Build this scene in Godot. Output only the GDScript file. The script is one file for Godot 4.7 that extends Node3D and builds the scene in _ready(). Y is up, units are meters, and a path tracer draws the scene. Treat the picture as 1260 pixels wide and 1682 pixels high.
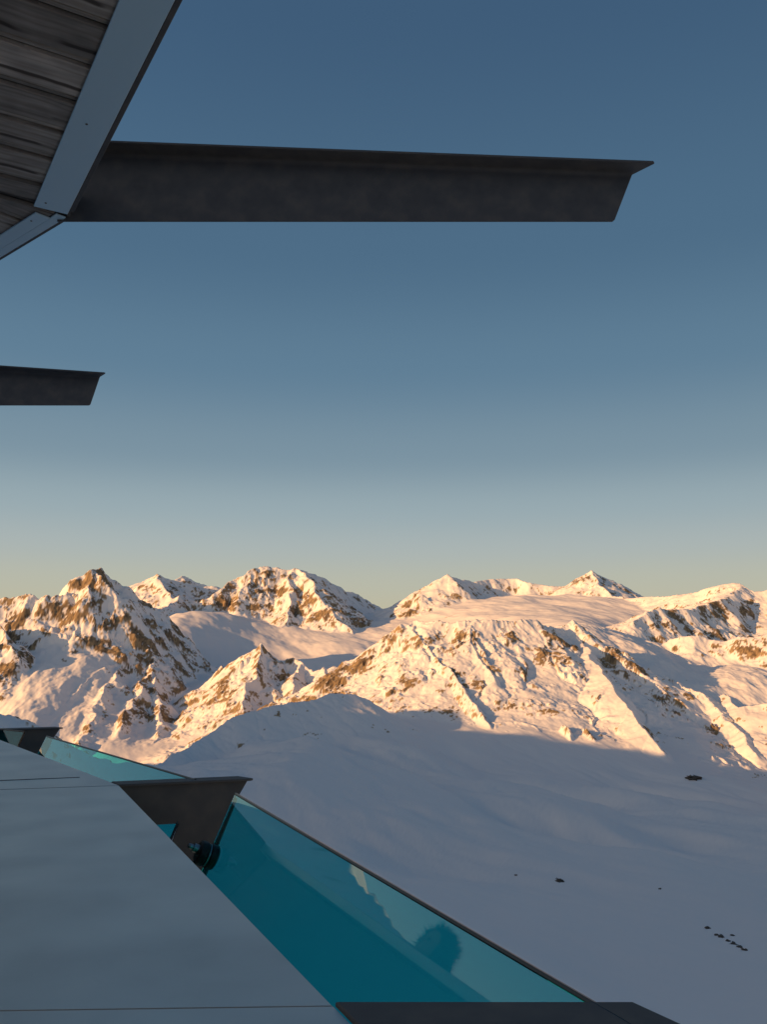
extends Node3D
# A high alpine terrace at sunrise: a steel, timber and glass lookout above snowy mountains.

const EYE := Vector3(0, 1.7, 0)
const FOCAL := 1457.0          # photograph pixels
const SUN_AZ := -121.0         # degrees from the view direction, to the left and a little behind
const EXPOSURE := 1.35
const SUN_EL := 11.5

var cam_pitch := atan((1070.0 - 841.0) / FOCAL)
var noise_ridge := FastNoiseLite.new()
var noise_fine := FastNoiseLite.new()
var noise_rib := FastNoiseLite.new()
var noise_wave := FastNoiseLite.new()
var noise_tone := FastNoiseLite.new()


func _ready() -> void:
	_camera()
	_sky_and_sun()
	_terrain()
	_roof()
	_ledge()
	_beams()
	_brackets()
	_glass()
	_rocks()
	_person()
	print("done")


# ------------------------------------------------------------------ camera, sky, sun
func _camera() -> void:
	var c := Camera3D.new()
	c.name = "camera"
	c.fov = rad_to_deg(2.0 * atan(841.0 / FOCAL))
	c.near = 0.05
	c.far = 60000.0
	c.position = EYE
	c.rotation.x = cam_pitch
	add_child(c)
	c.current = true


func _sky_and_sun() -> void:
	# elevation (degrees) -> colour (sRGB, 0..255) read off the clear sky
	var el := [-90.0, -10.0, 0.0, 2.0, 4.5, 6.5, 9.0, 12.5, 18.0, 25.0, 38.0, 60.0, 90.0]
	var co := [Color8(120, 118, 112), Color8(170, 160, 140), Color8(194, 182, 152), Color8(192, 185, 157), Color8(183, 185, 170), Color8(170, 180, 179), Color8(152, 170, 177), Color8(123, 147, 162), Color8(96, 127, 150), Color8(78, 109, 135), Color8(63, 92, 121), Color8(54, 80, 108), Color8(50, 74, 102)]
	var w := 512
	var h := 256
	var im := Image.create(w, h, false, Image.FORMAT_RGBF)
	var sun := _to_sun()
	for j in h:
		var e := 90.0 - (j + 0.5) / h * 180.0
		var k := 0
		while k < el.size() - 2 and e > el[k + 1]:
			k += 1
		var t: float = smoothstep(0.0, 1.0, (e - el[k]) / (el[k + 1] - el[k])) * 0.5 + 0.5 * (e - el[k]) / (el[k + 1] - el[k])
		var base: Color = co[k].srgb_to_linear().lerp(co[k + 1].srgb_to_linear(), clampf(t, 0, 1))
		for i in w:
			var az := (i + 0.5) / w * TAU
			var d := Vector3(sin(az) * cos(deg_to_rad(e)), sin(deg_to_rad(e)), -cos(az) * cos(deg_to_rad(e)))
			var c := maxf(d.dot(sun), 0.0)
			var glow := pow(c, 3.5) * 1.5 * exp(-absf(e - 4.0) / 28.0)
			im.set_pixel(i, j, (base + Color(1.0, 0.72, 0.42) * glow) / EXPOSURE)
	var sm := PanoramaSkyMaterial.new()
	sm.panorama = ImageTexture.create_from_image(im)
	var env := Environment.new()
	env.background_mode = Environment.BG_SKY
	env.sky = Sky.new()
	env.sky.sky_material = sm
	env.tonemap_mode = Environment.TONE_MAPPER_LINEAR
	env.tonemap_exposure = EXPOSURE
	env.sdfgi_enabled = true
	env.ssao_enabled = true
	env.ssil_enabled = true
	var we := WorldEnvironment.new()
	we.name = "world_environment"
	we.environment = env
	add_child(we)
	var l := DirectionalLight3D.new()
	l.name = "sun"
	l.light_energy = 1.5
	l.light_color = Color(1.0, 0.745, 0.475)
	l.light_angular_distance = 0.5
	l.shadow_enabled = true
	l.basis = Basis.looking_at(-sun, Vector3.UP)
	add_child(l)


func _to_sun() -> Vector3:
	var a := deg_to_rad(SUN_AZ)
	var e := deg_to_rad(SUN_EL)
	return Vector3(sin(a) * cos(e), sin(e), -cos(a) * cos(e))


# a point given as it was surveyed on the photograph: pixel column, pixel row, ground distance (km)
func at_px(px: float, py: float, km: float) -> Vector3:
	var x := (px - 630.0) / FOCAL
	var y := (841.0 - py) / FOCAL
	var d := Vector3(x, y * cos(cam_pitch) + sin(cam_pitch), -cos(cam_pitch) + y * sin(cam_pitch))
	d *= km * 1000.0 / Vector2(d.x, d.z).length()
	return d


# ------------------------------------------------------------------ terrain (heights relative to the eye)
var seg_a := PackedVector3Array()
var seg_b := PackedVector3Array()
var seg_info: Array = []        # [slope on the one side, slope on the other, depth, rock, rib, jag, arc start, ridge id]
var floor_u := PackedVector2Array()
var floor_w := PackedFloat64Array()
var col_az := PackedFloat32Array()
var row_r := PackedFloat32Array()
var coarse := PackedFloat32Array()
var coarse_cols := 0
const STEP := 12
const BAND := 12
var band_h: Array = []
var band_k: Array = []
var band_v: Array = []
var grid_v := PackedFloat32Array()
var grid_h := PackedFloat32Array()
var grid_k := PackedFloat32Array()
var band_p: Array = []
var band_n: Array = []
var band_c: Array = []


func ridge(pts: Array, s_a: float, s_b: float, depth: float, rock: float, rib: float, jag: float) -> void:
	var arc := 0.0
	var id := seg_info.size()
	for i in pts.size() - 1:
		var a: Vector3 = pts[i] if pts[i] is Vector3 else at_px(pts[i][0], pts[i][1], pts[i][2])
		var b: Vector3 = pts[i + 1] if pts[i + 1] is Vector3 else at_px(pts[i + 1][0], pts[i + 1][1], pts[i + 1][2])
		seg_a.append(a)
		seg_b.append(b)
		seg_info.append(PackedFloat32Array([s_a, s_b, depth, rock, rib, jag, arc, id * 137.0]))
		arc += Vector2(b.x - a.x, b.z - a.z).length()


func _survey() -> void:
	# skyline, left to right; slopes: towards the camera, away from it
	ridge([[-60, 992, 5.30], [0, 984, 5.25], [40, 978, 5.23], [56, 984, 5.21], [80, 981, 5.19], [104, 977, 5.19], [112, 972, 5.21]], 0.9, 0.9, 2000, 0.75, 10, 8)
	ridge([[112, 972, 5.33], [125, 955, 5.29], [140, 945, 5.27], [150, 938, 5.29], [158, 933, 5.37], [166, 941, 5.41], [180, 946, 5.45], [200, 961, 5.47], [216, 971, 5.51], [232, 984, 5.56], [248, 997, 5.66], [264, 1004, 5.81]], 1.2, 1.1, 3000, 0.80, 26, 6)
	ridge([[150, 938, 5.29], [164, 952, 5.20], [180, 966, 5.16], [194, 982, 5.12], [222, 990, 5.30], [248, 998, 5.51], [264, 1005, 5.76]], 1.15, 1.2, 3000, 0.56, 24, 5)
	ridge([[112, 972, 5.33], [98, 1000, 5.23], [84, 1022, 5.16], [66, 1046, 5.07], [50, 1062, 4.97]], 1.1, 1.2, 2000, 0.82, 14, 4)
	ridge([[150, 938, 5.27], [140, 975, 5.12], [132, 1010, 5.01], [126, 1040, 4.92]], 1.1, 1.2, 2500, 0.82, 18, 5)
	ridge([[-60, 1012, 5.0], [-10, 1024, 4.88], [12, 1044, 4.8], [22, 1068, 4.7]], 0.9, 1.0, 1500, 0.72, 14, 6)
	ridge([[268, 1002, 7.0], [280, 989, 7.25], [292, 978, 7.4], [300, 987, 7.45], [318, 988, 7.5], [336, 990, 7.55]], 1.1, 1.0, 1200, 0.6, 10, 6)
	ridge([[292, 978, 7.4], [282, 992, 7.2], [274, 1004, 7.05]], 0.6, 1.0, 900, 0.6, 10, 5)
	ridge([[264, 1004, 5.7], [256, 1012, 5.55], [246, 1032, 5.35], [236, 1052, 5.2], [206, 1078, 4.95], [168, 1098, 4.7], [150, 1118, 4.58], [128, 1140, 4.46], [108, 1165, 4.34], [84, 1188, 4.24]], 0.6, 1.1, 900, 0.6, 18, 7)
	ridge([[205, 970, 9.0], [226, 958, 9.0], [246, 948, 9.0], [258, 943, 9.0], [272, 951, 9.1], [286, 955, 9.2], [302, 946, 9.3], [322, 955, 9.3], [346, 962, 9.3], [370, 966, 9.3]], 0.7, 0.7, 700, 0.5, 12, 4)
	ridge([[258, 943, 9.0], [270, 965, 8.7], [284, 985, 8.4]], 0.6, 0.9, 500, 0.6, 10, 4)
	ridge([[336, 990, 7.55], [346, 978, 7.58], [360, 969, 7.66], [378, 958, 7.77], [400, 945, 7.82], [416, 936, 7.87], [440, 931, 7.93], [460, 935, 7.93], [470, 938, 7.93], [491, 933, 7.93]], 0.95, 0.8, 1800, 0.8, 26, 4)
	ridge([[491, 933, 7.93], [520, 945, 8.4], [560, 965, 8.95], [600, 985, 9.5], [640, 1005, 9.95], [676, 1022, 10.3]], 0.85, 0.8, 2500, 0.28, 5, 3)
	ridge([[491, 933, 7.93], [510, 954, 7.67], [526, 984, 7.40], [546, 1010, 7.25], [576, 1036, 7.09], [604, 1060, 6.93], [622, 1085, 6.77]], 1.1, 0.6, 1500, 0.72, 18, 4)
	ridge([[478, 940, 7.88], [478, 968, 7.61], [475, 1000, 7.35], [466, 1026, 7.19], [456, 1050, 7.04], [452, 1072, 6.83]], 0.8, 1.2, 1500, 0.72, 14, 4)
	ridge([[416, 936, 7.88], [404, 962, 7.67], [392, 985, 7.51]], 1.0, 1.0, 1500, 0.85, 12, 4)
	# the crag chain in the middle distance
	ridge([[356, 1124, 4.75], [367, 1094, 4.75], [380, 1105, 4.75], [394, 1103, 4.7], [414, 1080, 4.65], [428, 1058, 4.6], [442, 1072, 4.6], [460, 1087, 4.6], [476, 1083, 4.6], [492, 1090, 4.55], [518, 1105, 4.5], [540, 1099, 4.5], [570, 1096, 4.45], [592, 1093, 4.4]], 0.8, 0.9, 900, 0.72, 22, 10)
	ridge([[428, 1058, 4.6], [420, 1095, 4.38], [408, 1130, 4.22], [396, 1160, 4.08]], 0.7, 0.9, 600, 0.7, 14, 5)
	ridge([[492, 1090, 4.55], [486, 1116, 4.36], [478, 1140, 4.2]], 0.7, 0.9, 200, 0.7, 8, 5)
	ridge([[540, 1099, 4.5], [530, 1118, 4.36], [524, 1135, 4.25]], 0.7, 0.9, 200, 0.7, 8, 5)
	# the sunlit hill
	ridge([[592, 1093, 4.4], [620, 1064, 4.2], [650, 1040, 4.05], [672, 1021, 3.95], [690, 1022, 3.93], [716, 1020, 3.91]], 0.78, 0.8, 700, 0.80, 18, 7)
	ridge([[716, 1020, 3.91], [742, 1025, 3.9], [776, 1019, 3.9], [800, 1021, 3.9], [846, 1024, 3.95], [872, 1019, 4.0], [892, 1030, 4.06], [920, 1034, 4.14], [940, 1021, 4.2], [946, 1038, 4.16]], 0.6, 0.9, 700, 0.58, 18, 8)
	ridge([[946, 1038, 4.16], [956, 1060, 4.0], [976, 1086, 3.8], [1002, 1122, 3.58], [1032, 1162, 3.38], [1060, 1204, 3.2], [1092, 1242, 3.08]], 0.3, 1.0, 900, 0.40, 10, 4)
	ridge([[672, 1021, 3.95], [692, 1050, 3.8], [718, 1080, 3.66], [748, 1115, 3.5], [780, 1152, 3.33], [806, 1194, 3.16]], 0.68, 1.05, 500, 0.78, 16, 5)
	ridge([[776, 1019, 3.9], [770, 1055, 3.74], [790, 1090, 3.6], [812, 1120, 3.48]], 0.5, 0.8, 300, 0.62, 8, 5)
	ridge([[846, 1024, 3.95], [862, 1060, 3.83], [884, 1100, 3.69], [902, 1150, 3.47], [908, 1190, 3.29]], 0.4, 0.55, 400, 0.5, 12, 6)
	ridge([[918, 1200, 3.25], [930, 1194, 3.2], [940, 1210, 3.14], [936, 1240, 3.05]], 0.8, 0.9, 300, 1.75, 12, 8)
	ridge([[958, 1202, 3.22], [972, 1210, 3.15], [990, 1240, 3.06]], 0.7, 0.9, 300, 1.6, 10, 7)
	# the spur in the shade
	ridge([[236, 1275, 2.25], [262, 1254, 2.4], [300, 1236, 2.5], [330, 1216, 2.6], [346, 1205, 2.65], [380, 1186, 2.72], [416, 1170, 2.8], [440, 1161, 2.84], [480, 1153, 2.9], [512, 1148, 2.94], [542, 1140, 3.0], [576, 1143, 3.04], [606, 1152, 3.06]], 0.30, 0.8, 400, 0.40, 3, 3)
	# the glacier skyline to the right
	ridge([[646, 1002, 8.15], [664, 985, 8.2], [690, 968, 8.25], [715, 952, 8.28], [733, 943, 8.3]], 0.7, 0.6, 1500, 0.5, 8, 4)
	ridge([[733, 943, 8.3], [756, 952, 8.6], [776, 955, 8.85], [800, 953, 9.05], [832, 950, 9.2], [850, 951, 9.2], [864, 956, 9.1], [900, 962, 9.1], [930, 965, 9.1]], 0.8, 0.5, 900, 0.3, 6, 4)
	ridge([[733, 943, 8.3], [726, 968, 8.15], [718, 990, 8.0], [710, 1012, 7.8]], 0.75, 1.3, 3000, 0.7, 14, 4)
	ridge([[650, 1000, 8.0], [672, 986, 7.95], [694, 978, 7.95], [708, 988, 7.9], [720, 1004, 7.85]], 0.8, 0.8, 300, 0.7, 12, 5)
	ridge([[930, 965, 9.1], [946, 957, 9.0], [960, 946, 8.95], [972, 938, 8.9], [986, 946, 8.95], [1010, 957, 9.0], [1032, 967, 9.0], [1062, 981, 9.0]], 0.6, 0.7, 500, 0.55, 8, 3)
	ridge([[972, 938, 8.9], [984, 958, 8.6], [1000, 975, 8.4], [1030, 984, 8.1]], 0.5, 1.0, 350, 0.6, 8, 3)
	ridge([[1030, 984, 8.1], [1062, 981, 7.9], [1090, 983, 7.7], [1112, 977, 7.6], [1150, 972, 7.5], [1190, 962, 7.4], [1208, 957, 7.4], [1222, 963, 7.4], [1240, 972, 7.3], [1262, 968, 7.3], [1300, 975, 7.2]], 0.5, 0.6, 500, 0.4, 10, 5)
	ridge([[1222, 964, 7.3], [1180, 988, 6.6], [1130, 1003, 6.2], [1082, 1000, 5.95], [1062, 1008, 5.8], [1036, 1022, 5.6]], 0.22, 1.1, 400, 0.62, 10, 4)
	ridge([[1100, 1050, 5.2], [1118, 1046, 5.2], [1140, 1044, 5.2], [1170, 1050, 5.2], [1202, 1052, 5.2], [1262, 1044, 5.2], [1320, 1040, 5.2]], 0.7, 0.6, 300, 0.66, 10, 5)
	ridge([[1070, 1108, 4.3], [1088, 1111, 4.2], [1112, 1122, 4.1], [1150, 1140, 4.0], [1172, 1160, 3.9], [1204, 1188, 3.75], [1244, 1244, 3.5]], 0.6, 0.5, 200, 0.55, 8, 5)
	ridge([[1186, 1140, 4.1], [1196, 1147, 4.0], [1212, 1162, 3.9], [1262, 1156, 3.9], [1320, 1150, 3.9]], 0.5, 0.5, 200, 0.4, 8, 3)
	# rock ribs in the lower left
	ridge([[258, 1083, 4.95], [246, 1100, 4.8], [232, 1125, 4.62], [216, 1160, 4.4], [196, 1200, 4.15]], 0.65, 0.8, 500, 0.82, 16, 8)
	ridge([[206, 1078, 4.95], [184, 1118, 4.62], [162, 1150, 4.42], [144, 1190, 4.2], [130, 1225, 4.0]], 0.5, 0.7, 400, 0.7, 14, 7)
	ridge([[246, 1100, 4.8], [258, 1150, 4.5], [262, 1185, 4.3], [250, 1225, 4.05]], 0.6, 0.7, 400, 0.75, 14, 6)
	ridge([[268, 1140, 4.95], [284, 1130, 4.95], [322, 1121, 5.0], [340, 1128, 4.9], [356, 1124, 4.8]], 0.6, 0.8, 500, 0.62, 12, 7)
	# the mountain behind the terrace, which keeps the foreground in shade
	ridge([Vector3(-1500, -220, -2800), Vector3(-1800, 110, -2450), Vector3(-2010, 300, -2040), Vector3(-2085, 350, -1880), Vector3(-2080, 325, -1830), Vector3(-2062, 276, -1748), Vector3(-2045, 290, -1705), Vector3(-2010, 292, -1644), Vector3(-1807, 270, -1635), Vector3(-1663, 248, -1548), Vector3(-1534, 248, -1496), Vector3(-1470, 285, -1420), Vector3(-1250, 180, -1150), Vector3(-1080, 135, -850), Vector3(-968, 115, -328), Vector3(-800, 170, 100), Vector3(-600, 220, 420), Vector3(100, 200, 700), Vector3(900, 60, 900)], 0.5, 0.5, 900, 0.4, 8, 3)


func _floor_points() -> Array:
	return [
		[700, 1800, 0.09], [1100, 1800, 0.10], [200, 1800, 0.09], [1400, 1800, 0.1],
		[500, 1650, 0.28], [900, 1650, 0.34], [1240, 1650, 0.40], [100, 1600, 0.30], [1450, 1650, 0.44],
		[300, 1500, 0.48], [700, 1500, 0.60], [1000, 1500, 0.72], [1250, 1500, 0.84], [1500, 1500, 0.95],
		[200, 1400, 0.72], [500, 1400, 0.86], [800, 1400, 1.02], [1100, 1400, 1.22], [1300, 1400, 1.36],
		[150, 1330, 1.1], [400, 1320, 1.28], [650, 1320, 1.5], [900, 1320, 1.78], [1200, 1320, 2.1], [1450, 1330, 2.3],
		[480, 1230, 2.15], [620, 1240, 2.35], [760, 1245, 2.65], [900, 1255, 2.8], [1050, 1275, 2.8], [1200, 1280, 2.85], [1400, 1275, 3.0],
		[640, 1195, 2.98], [760, 1212, 2.98], [880, 1225, 2.98], [1000, 1245, 2.95],
		[-60, 1170, 4.7], [60, 1120, 4.5], [-20, 1200, 4.2], [120, 1110, 4.6], [100, 1064, 4.86], [60, 1076, 4.8], [130, 1064, 4.86], [90, 1092, 4.7], [170, 1075, 4.85], [-120, 1095, 5.0],
		[302, 1006, 7.0], [284, 1030, 6.4], [266, 1056, 5.95], [250, 1078, 5.6], [328, 1004, 7.2], [310, 1036, 6.3], [350, 1010, 7.0], [400, 1018, 7.2], [440, 1032, 7.1], [340, 1074, 6.0], [300, 1104, 5.3], [390, 1064, 6.4], [240, 1120, 4.85], [60, 1185, 4.2], [110, 1150, 4.42],
		[150, 1020, 7.2], [220, 1030, 7.0], [50, 1050, 7.2], [280, 1010, 8.0],
		[250, 1190, 4.35], [300, 1185, 4.4], [180, 1230, 4.0], [270, 1240, 3.9], [335, 1190, 4.25], [100, 1245, 4.0], [330, 1150, 4.6],
		[420, 1180, 3.95], [520, 1170, 3.9], [330, 1250, 3.6],
		[560, 1066, 6.4], [620, 1090, 6.0], [660, 1070, 6.3], [510, 1085, 6.2],
		[560, 1125, 5.0], [700, 1070, 5.4], [850, 1050, 5.4],
		[790, 1000, 7.4], [850, 978, 8.3], [900, 988, 7.9], [980, 1002, 7.4], [765, 986, 8.35], [800, 984, 8.5], [745, 990, 8.1], [1000, 985, 7.9], [700, 1022, 7.4], [880, 1010, 6.7],
		[950, 1026, 5.0], [950, 1023, 5.6], [950, 1018, 6.3], [1040, 1050, 5.0], [1040, 1048, 5.6], [1040, 1044, 6.2], [1110, 1062, 5.4], [1010, 1068, 4.6], [1060, 1070, 4.7], [1040, 1110, 4.1], [1100, 1110, 4.3], [1100, 1195, 3.55], [1130, 1252, 3.15], [1060, 1150, 3.8], [1140, 1098, 4.8], [1230, 1110, 4.6], [1240, 1064, 6.0], [1110, 1060, 6.0], [1180, 1056, 5.9], [1300, 1060, 6.6], [1200, 1276, 3.2], [1160, 1216, 3.5], [1205, 1252, 3.6], [1262, 1264, 3.7], [1256, 1280, 3.35],
		[0, 1030, 11.0], [300, 1030, 11.0], [600, 1040, 11.0], [900, 1030, 11.5], [1200, 1030, 11.0],
		[-200, 1040, 11.0], [1450, 1040, 11.0], [-300, 1260, 4.0], [1550, 1180, 4.0], [-300, 1250, 2.0], [-600, 1160, 6.0], [-800, 1200, 4.0], [1600, 1250, 2.2],
	]


func _floor_solve() -> void:
	var pts := _floor_points()
	var val := PackedFloat64Array()
	for p in pts:
		var q := at_px(p[0], p[1], p[2])
		var r := Vector2(q.x, q.z).length()
		floor_u.append(Vector2(atan2(q.x, -q.z) * 2.0, log(r / 1000.0)))
		val.append(q.y / r)
	for a in [[-40, 5.0, -560.0], [-42, 7.0, -560.0], [-50, 4.5, -520.0], [-55, 6.0, -650.0], [-70, 1.0, -60.0], [-70, 3.0, -300.0], [-75, 8.0, -500.0], [-120, 1.0, -20.0], [-120, 4.0, -500.0], [-120, 9.0, -700.0], [180, 1.0, -150.0], [180, 5.0, -600.0], [70, 0.5, -170.0], [70, 2.0, -450.0], [70, 6.0, -400.0], [120, 0.6, -160.0], [120, 3.0, -500.0], [120, 9.0, -500.0], [0, 0.012, -5.0], [90, 0.012, -6.0], [-90, 0.012, -4.6], [180, 0.012, -4.6], [0, 15.0, -500.0], [-60, 15.0, -700.0], [60, 15.0, -700.0]]:
		floor_u.append(Vector2(deg_to_rad(a[0]) * 2.0, log(a[1])))
		val.append(a[2] / (a[1] * 1000.0))
	var n := floor_u.size()
	var m := n + 3
	var rows: Array = []
	for i in m:
		var row := PackedFloat64Array()
		row.resize(m + 1)
		rows.append(row)
	for i in n:
		var row: PackedFloat64Array = rows[i]
		for j in n:
			row[j] = _tps(floor_u[i].distance_squared_to(floor_u[j]))
		row[i] += 0.0006
		row[n] = 1.0
		row[n + 1] = floor_u[i].x
		row[n + 2] = floor_u[i].y
		row[m] = val[i]
		rows[i] = row
		for k in 3:
			var t: PackedFloat64Array = rows[n + k]
			t[i] = [1.0, floor_u[i].x, floor_u[i].y][k]
			rows[n + k] = t
	for i in m:
		var best := i
		for j in range(i + 1, m):
			if absf(rows[j][i]) > absf(rows[best][i]):
				best = j
		var swap: PackedFloat64Array = rows[i]
		rows[i] = rows[best]
		rows[best] = swap
		var pr: PackedFloat64Array = rows[i]
		for j in range(i + 1, m):
			var row: PackedFloat64Array = rows[j]
			var f := row[i] / pr[i]
			if f != 0.0:
				for k in range(i, m + 1):
					row[k] -= f * pr[k]
				rows[j] = row
	floor_w.resize(m)
	for i in range(m - 1, -1, -1):
		var row: PackedFloat64Array = rows[i]
		var s := row[m]
		for k in range(i + 1, m):
			s -= row[k] * floor_w[k]
		floor_w[i] = s / row[i]


func _tps(d2: float) -> float:
	return 0.0 if d2 < 1e-12 else 0.5 * d2 * log(d2)


func _floor_at(u: Vector2) -> float:
	var n := floor_u.size()
	var s := floor_w[n] + floor_w[n + 1] * u.x + floor_w[n + 2] * u.y
	for i in n:
		var d2 := u.distance_squared_to(floor_u[i])
		if d2 > 1e-12:
			s += floor_w[i] * 0.5 * d2 * log(d2)
	return s


func _coarse_row(j: int) -> void:
	var out := PackedFloat32Array()
	out.resize(coarse_cols)
	var last := row_r.size() - 1
	var fj := j * STEP
	var v := log(row_r[mini(fj, last)] / 1000.0)
	if fj > last:
		v += (fj - last) * log(row_r[last] / row_r[last - 1])
	for i in coarse_cols:
		var ci := i * STEP
		var lc := col_az.size() - 1
		var az := col_az[mini(ci, lc)]
		if ci > lc:
			az += (ci - lc) * (col_az[lc] - col_az[lc - 1])
		out[i] = _floor_at(Vector2(az * 2.0, v))
	band_p[j] = out


func _cubic(a: float, b: float, c: float, d: float, t: float) -> float:
	return b + 0.5 * t * (c - a + t * (2.0 * a - 5.0 * b + 4.0 * c - d + t * (3.0 * (b - c) + d - a)))


func _height_band(bi: int) -> void:
	var r0 := bi * BAND
	var r1 := mini(r0 + BAND, row_r.size())
	var nc := col_az.size()
	var hs := PackedFloat32Array()
	hs.resize((r1 - r0) * nc)
	var ks := PackedFloat32Array()
	ks.resize((r1 - r0) * nc)
	var vs := PackedFloat32Array()
	vs.resize((r1 - r0) * nc)
	var nseg := seg_a.size()
	var mid_r := 0.5 * (row_r[r0] + row_r[r1 - 1])
	var c0 := 0
	while c0 < nc:
		var c1 := mini(c0 + 24, nc)
		var maz := 0.5 * (col_az[c0] + col_az[c1 - 1])
		var mc := Vector2(sin(maz) * mid_r, -cos(maz) * mid_r)
		var rad := 0.0
		for q in [[r0, c0], [r0, c1 - 1], [r1 - 1, c0], [r1 - 1, c1 - 1]]:
			rad = maxf(rad, mc.distance_to(Vector2(sin(col_az[q[1]]), -cos(col_az[q[1]])) * row_r[q[0]]))
		# the ridges that can matter in this tile
		var cand := PackedInt32Array()
		var vals := PackedFloat32Array()
		var top := -1e9
		for i in nseg:
			var a := seg_a[i]
			var b := seg_b[i]
			var ab := Vector2(b.x - a.x, b.z - a.z)
			var t := clampf((mc - Vector2(a.x, a.z)).dot(ab) / ab.length_squared(), 0, 1)
			var d := mc.distance_to(Vector2(a.x, a.z) + ab * t)
			var inf: PackedFloat32Array = seg_info[i]
			var smin := minf(inf[0], inf[1])
			var smax := maxf(inf[0], inf[1])
			var y := lerpf(a.y, b.y, t)
			var dep := inf[2]
			var hi := maxf(a.y, b.y) + 20.0
			var dn := maxf(d - rad - 40.0, 0.0)
			hi -= dep * log(1.0 + smin * dn / dep) + 0.12 * dn - 25.0
			var lo := y - rad * 0.3 - dep * log(1.0 + smax * (d + rad) / dep) - 0.12 * (d + rad) - 25.0
			vals.append(hi)
			top = maxf(top, lo)
		for i in nseg:
			if vals[i] >= top:
				cand.append(i)
		for rj in range(r0, r1):
			var rr := row_r[rj]
			var gj := rj / STEP
			var tj := float(rj - gj * STEP) / STEP
			for ci in range(c0, c1):
				var az := col_az[ci]
				var px := sin(az) * rr
				var pz := -cos(az) * rr
				var wig := 44.0 * clampf((rr - 2600.0) / 1500.0, 0.0, 1.0)
				var qx := px + wig * noise_wave.get_noise_2d(px * 1.4, pz * 1.4 + 3000.0)
				var qz := pz + wig * noise_wave.get_noise_2d(px * 1.4 + 5000.0, pz * 1.4)
				# smooth ground
				var gi := ci / STEP
				var ti := float(ci - gi * STEP) / STEP
				var cs := PackedFloat32Array([0, 0, 0, 0])
				for q in 4:
					var o := maxi(gj + q - 1, 0) * coarse_cols
					cs[q] = _cubic(coarse[o + maxi(gi - 1, 0)], coarse[o + gi], coarse[o + gi + 1], coarse[o + gi + 2], ti)
				var fl := _cubic(cs[0], cs[1], cs[2], cs[3], tj) * rr
				# ridges
				var best := -1e9
				var bs := 0.0
				var bd := 0.0
				var bk := 0.0
				var brib := 0.0
				for i in cand:
					var a := seg_a[i]
					var b := seg_b[i]
					var dx := b.x - a.x
					var dz := b.z - a.z
					var rx := qx - a.x
					var rz := qz - a.z
					var l2 := dx * dx + dz * dz
					var t := clampf((rx * dx + rz * dz) / l2, 0.0, 1.0)
					var ex := rx - dx * t
					var ez := rz - dz * t
					var d := sqrt(ex * ex + ez * ez)
					var inf: PackedFloat32Array = seg_info[i]
					var l := sqrt(l2)
					var side := (dx * rz - dz * rx) / l
					var sl := lerpf(inf[1], inf[0], clampf(0.5 + 0.5 * side / (d + 1.0), 0.0, 1.0))
					var v := lerpf(a.y, b.y, t) - inf[2] * log(1.0 + sl * d / inf[2]) - 0.12 * d
					if v > best:
						best = v
						bs = inf[6] + l * t + inf[7]
						bd = d
						bk = inf[3]
						brib = inf[4]
						v = inf[5]
						cs[0] = v
				var jag := cs[0]
				var near := smoothstep(0.0, 120.0, bd)
				var lowv := noise_wave.get_noise_2d(px * 1.5 + 700.0, pz * 1.5)
				var rib := noise_rib.get_noise_2d(bs + 60.0 * lowv + 25.0 * noise_tone.get_noise_2d(px, pz), bd * 0.34)
				brib *= 1.0 + 1.6 * lowv
				best += jag * noise_rib.get_noise_2d(bs * 2.2, 50.0) * (1.0 - near)
				best += brib * near * (rib - 0.1)
				# soft join of crag and snowfield
				var k := 16.0 * clampf(rr / 3000.0, 0.15, 1.0)
				var w := clampf(0.5 + 0.5 * (best - fl) / k, 0.0, 1.0)
				var y := lerpf(fl, best, w) + k * w * (1.0 - w)
				var rock := bk * w
				var far := clampf(rr / 4000.0, 0.0, 1.0)
				# broken rock relief, gentler snow waves
				var rg := noise_ridge.get_noise_2d(px, pz)
				var fine := noise_fine.get_noise_2d(px, pz)
				y += minf(rock, 1.0) * minf(rock, 1.0) * 26.0 * far * (rg * 0.9 + 0.1)
				y += (0.4 + minf(rock, 1.0) * 4.5) * far * fine
				var wu := px * 0.4 + pz * 0.92
				var wv := px * 0.92 - pz * 0.4
				y += maxf(1.0 - rock, 0.0) * smoothstep(5200.0, 6500.0, rr) * 22.0 * noise_wave.get_noise_2d(px * 0.55 + 90.0, pz * 0.55)
				y += maxf(1.0 - rock, 0.0) * smoothstep(3900.0, 4200.0, rr) * (1.0 - smoothstep(5200.0, 5600.0, rr)) * (16.0 * noise_wave.get_noise_2d(px * 2.2 + 11.0, pz * 1.2) + 5.0 * noise_ridge.get_noise_2d(px * 1.3, pz * 0.6))
				var calm := maxf(1.0 - rock, 0.0) * (1.0 - 0.7 * smoothstep(2200.0, 3200.0, rr)) * clampf(rr / 1200.0, 0.02, 1.0)
				y += calm * (58.0 * noise_wave.get_noise_2d(wv * 0.8, wu * 0.3) + 9.0 * noise_fine.get_noise_2d(wv * 0.3, wu * 0.1 + 400.0) + 1.6 * noise_fine.get_noise_2d(wv * 1.3 + 70.0, wu * 0.4) + 0.7 * noise_fine.get_noise_2d(wv * 3.2 + 170.0, wu * 1.1))
				var cv := rib * 0.5 * near + rg * 0.35 + fine * 0.3
				var o2 := (rj - r0) * nc + ci
				hs[o2] = y
				ks[o2] = rock
				vs[o2] = cv
		c0 = c1
	band_h[bi] = hs
	band_k[bi] = ks
	band_v[bi] = vs


const SNOW := Color(0.88, 0.86, 0.865)


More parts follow.
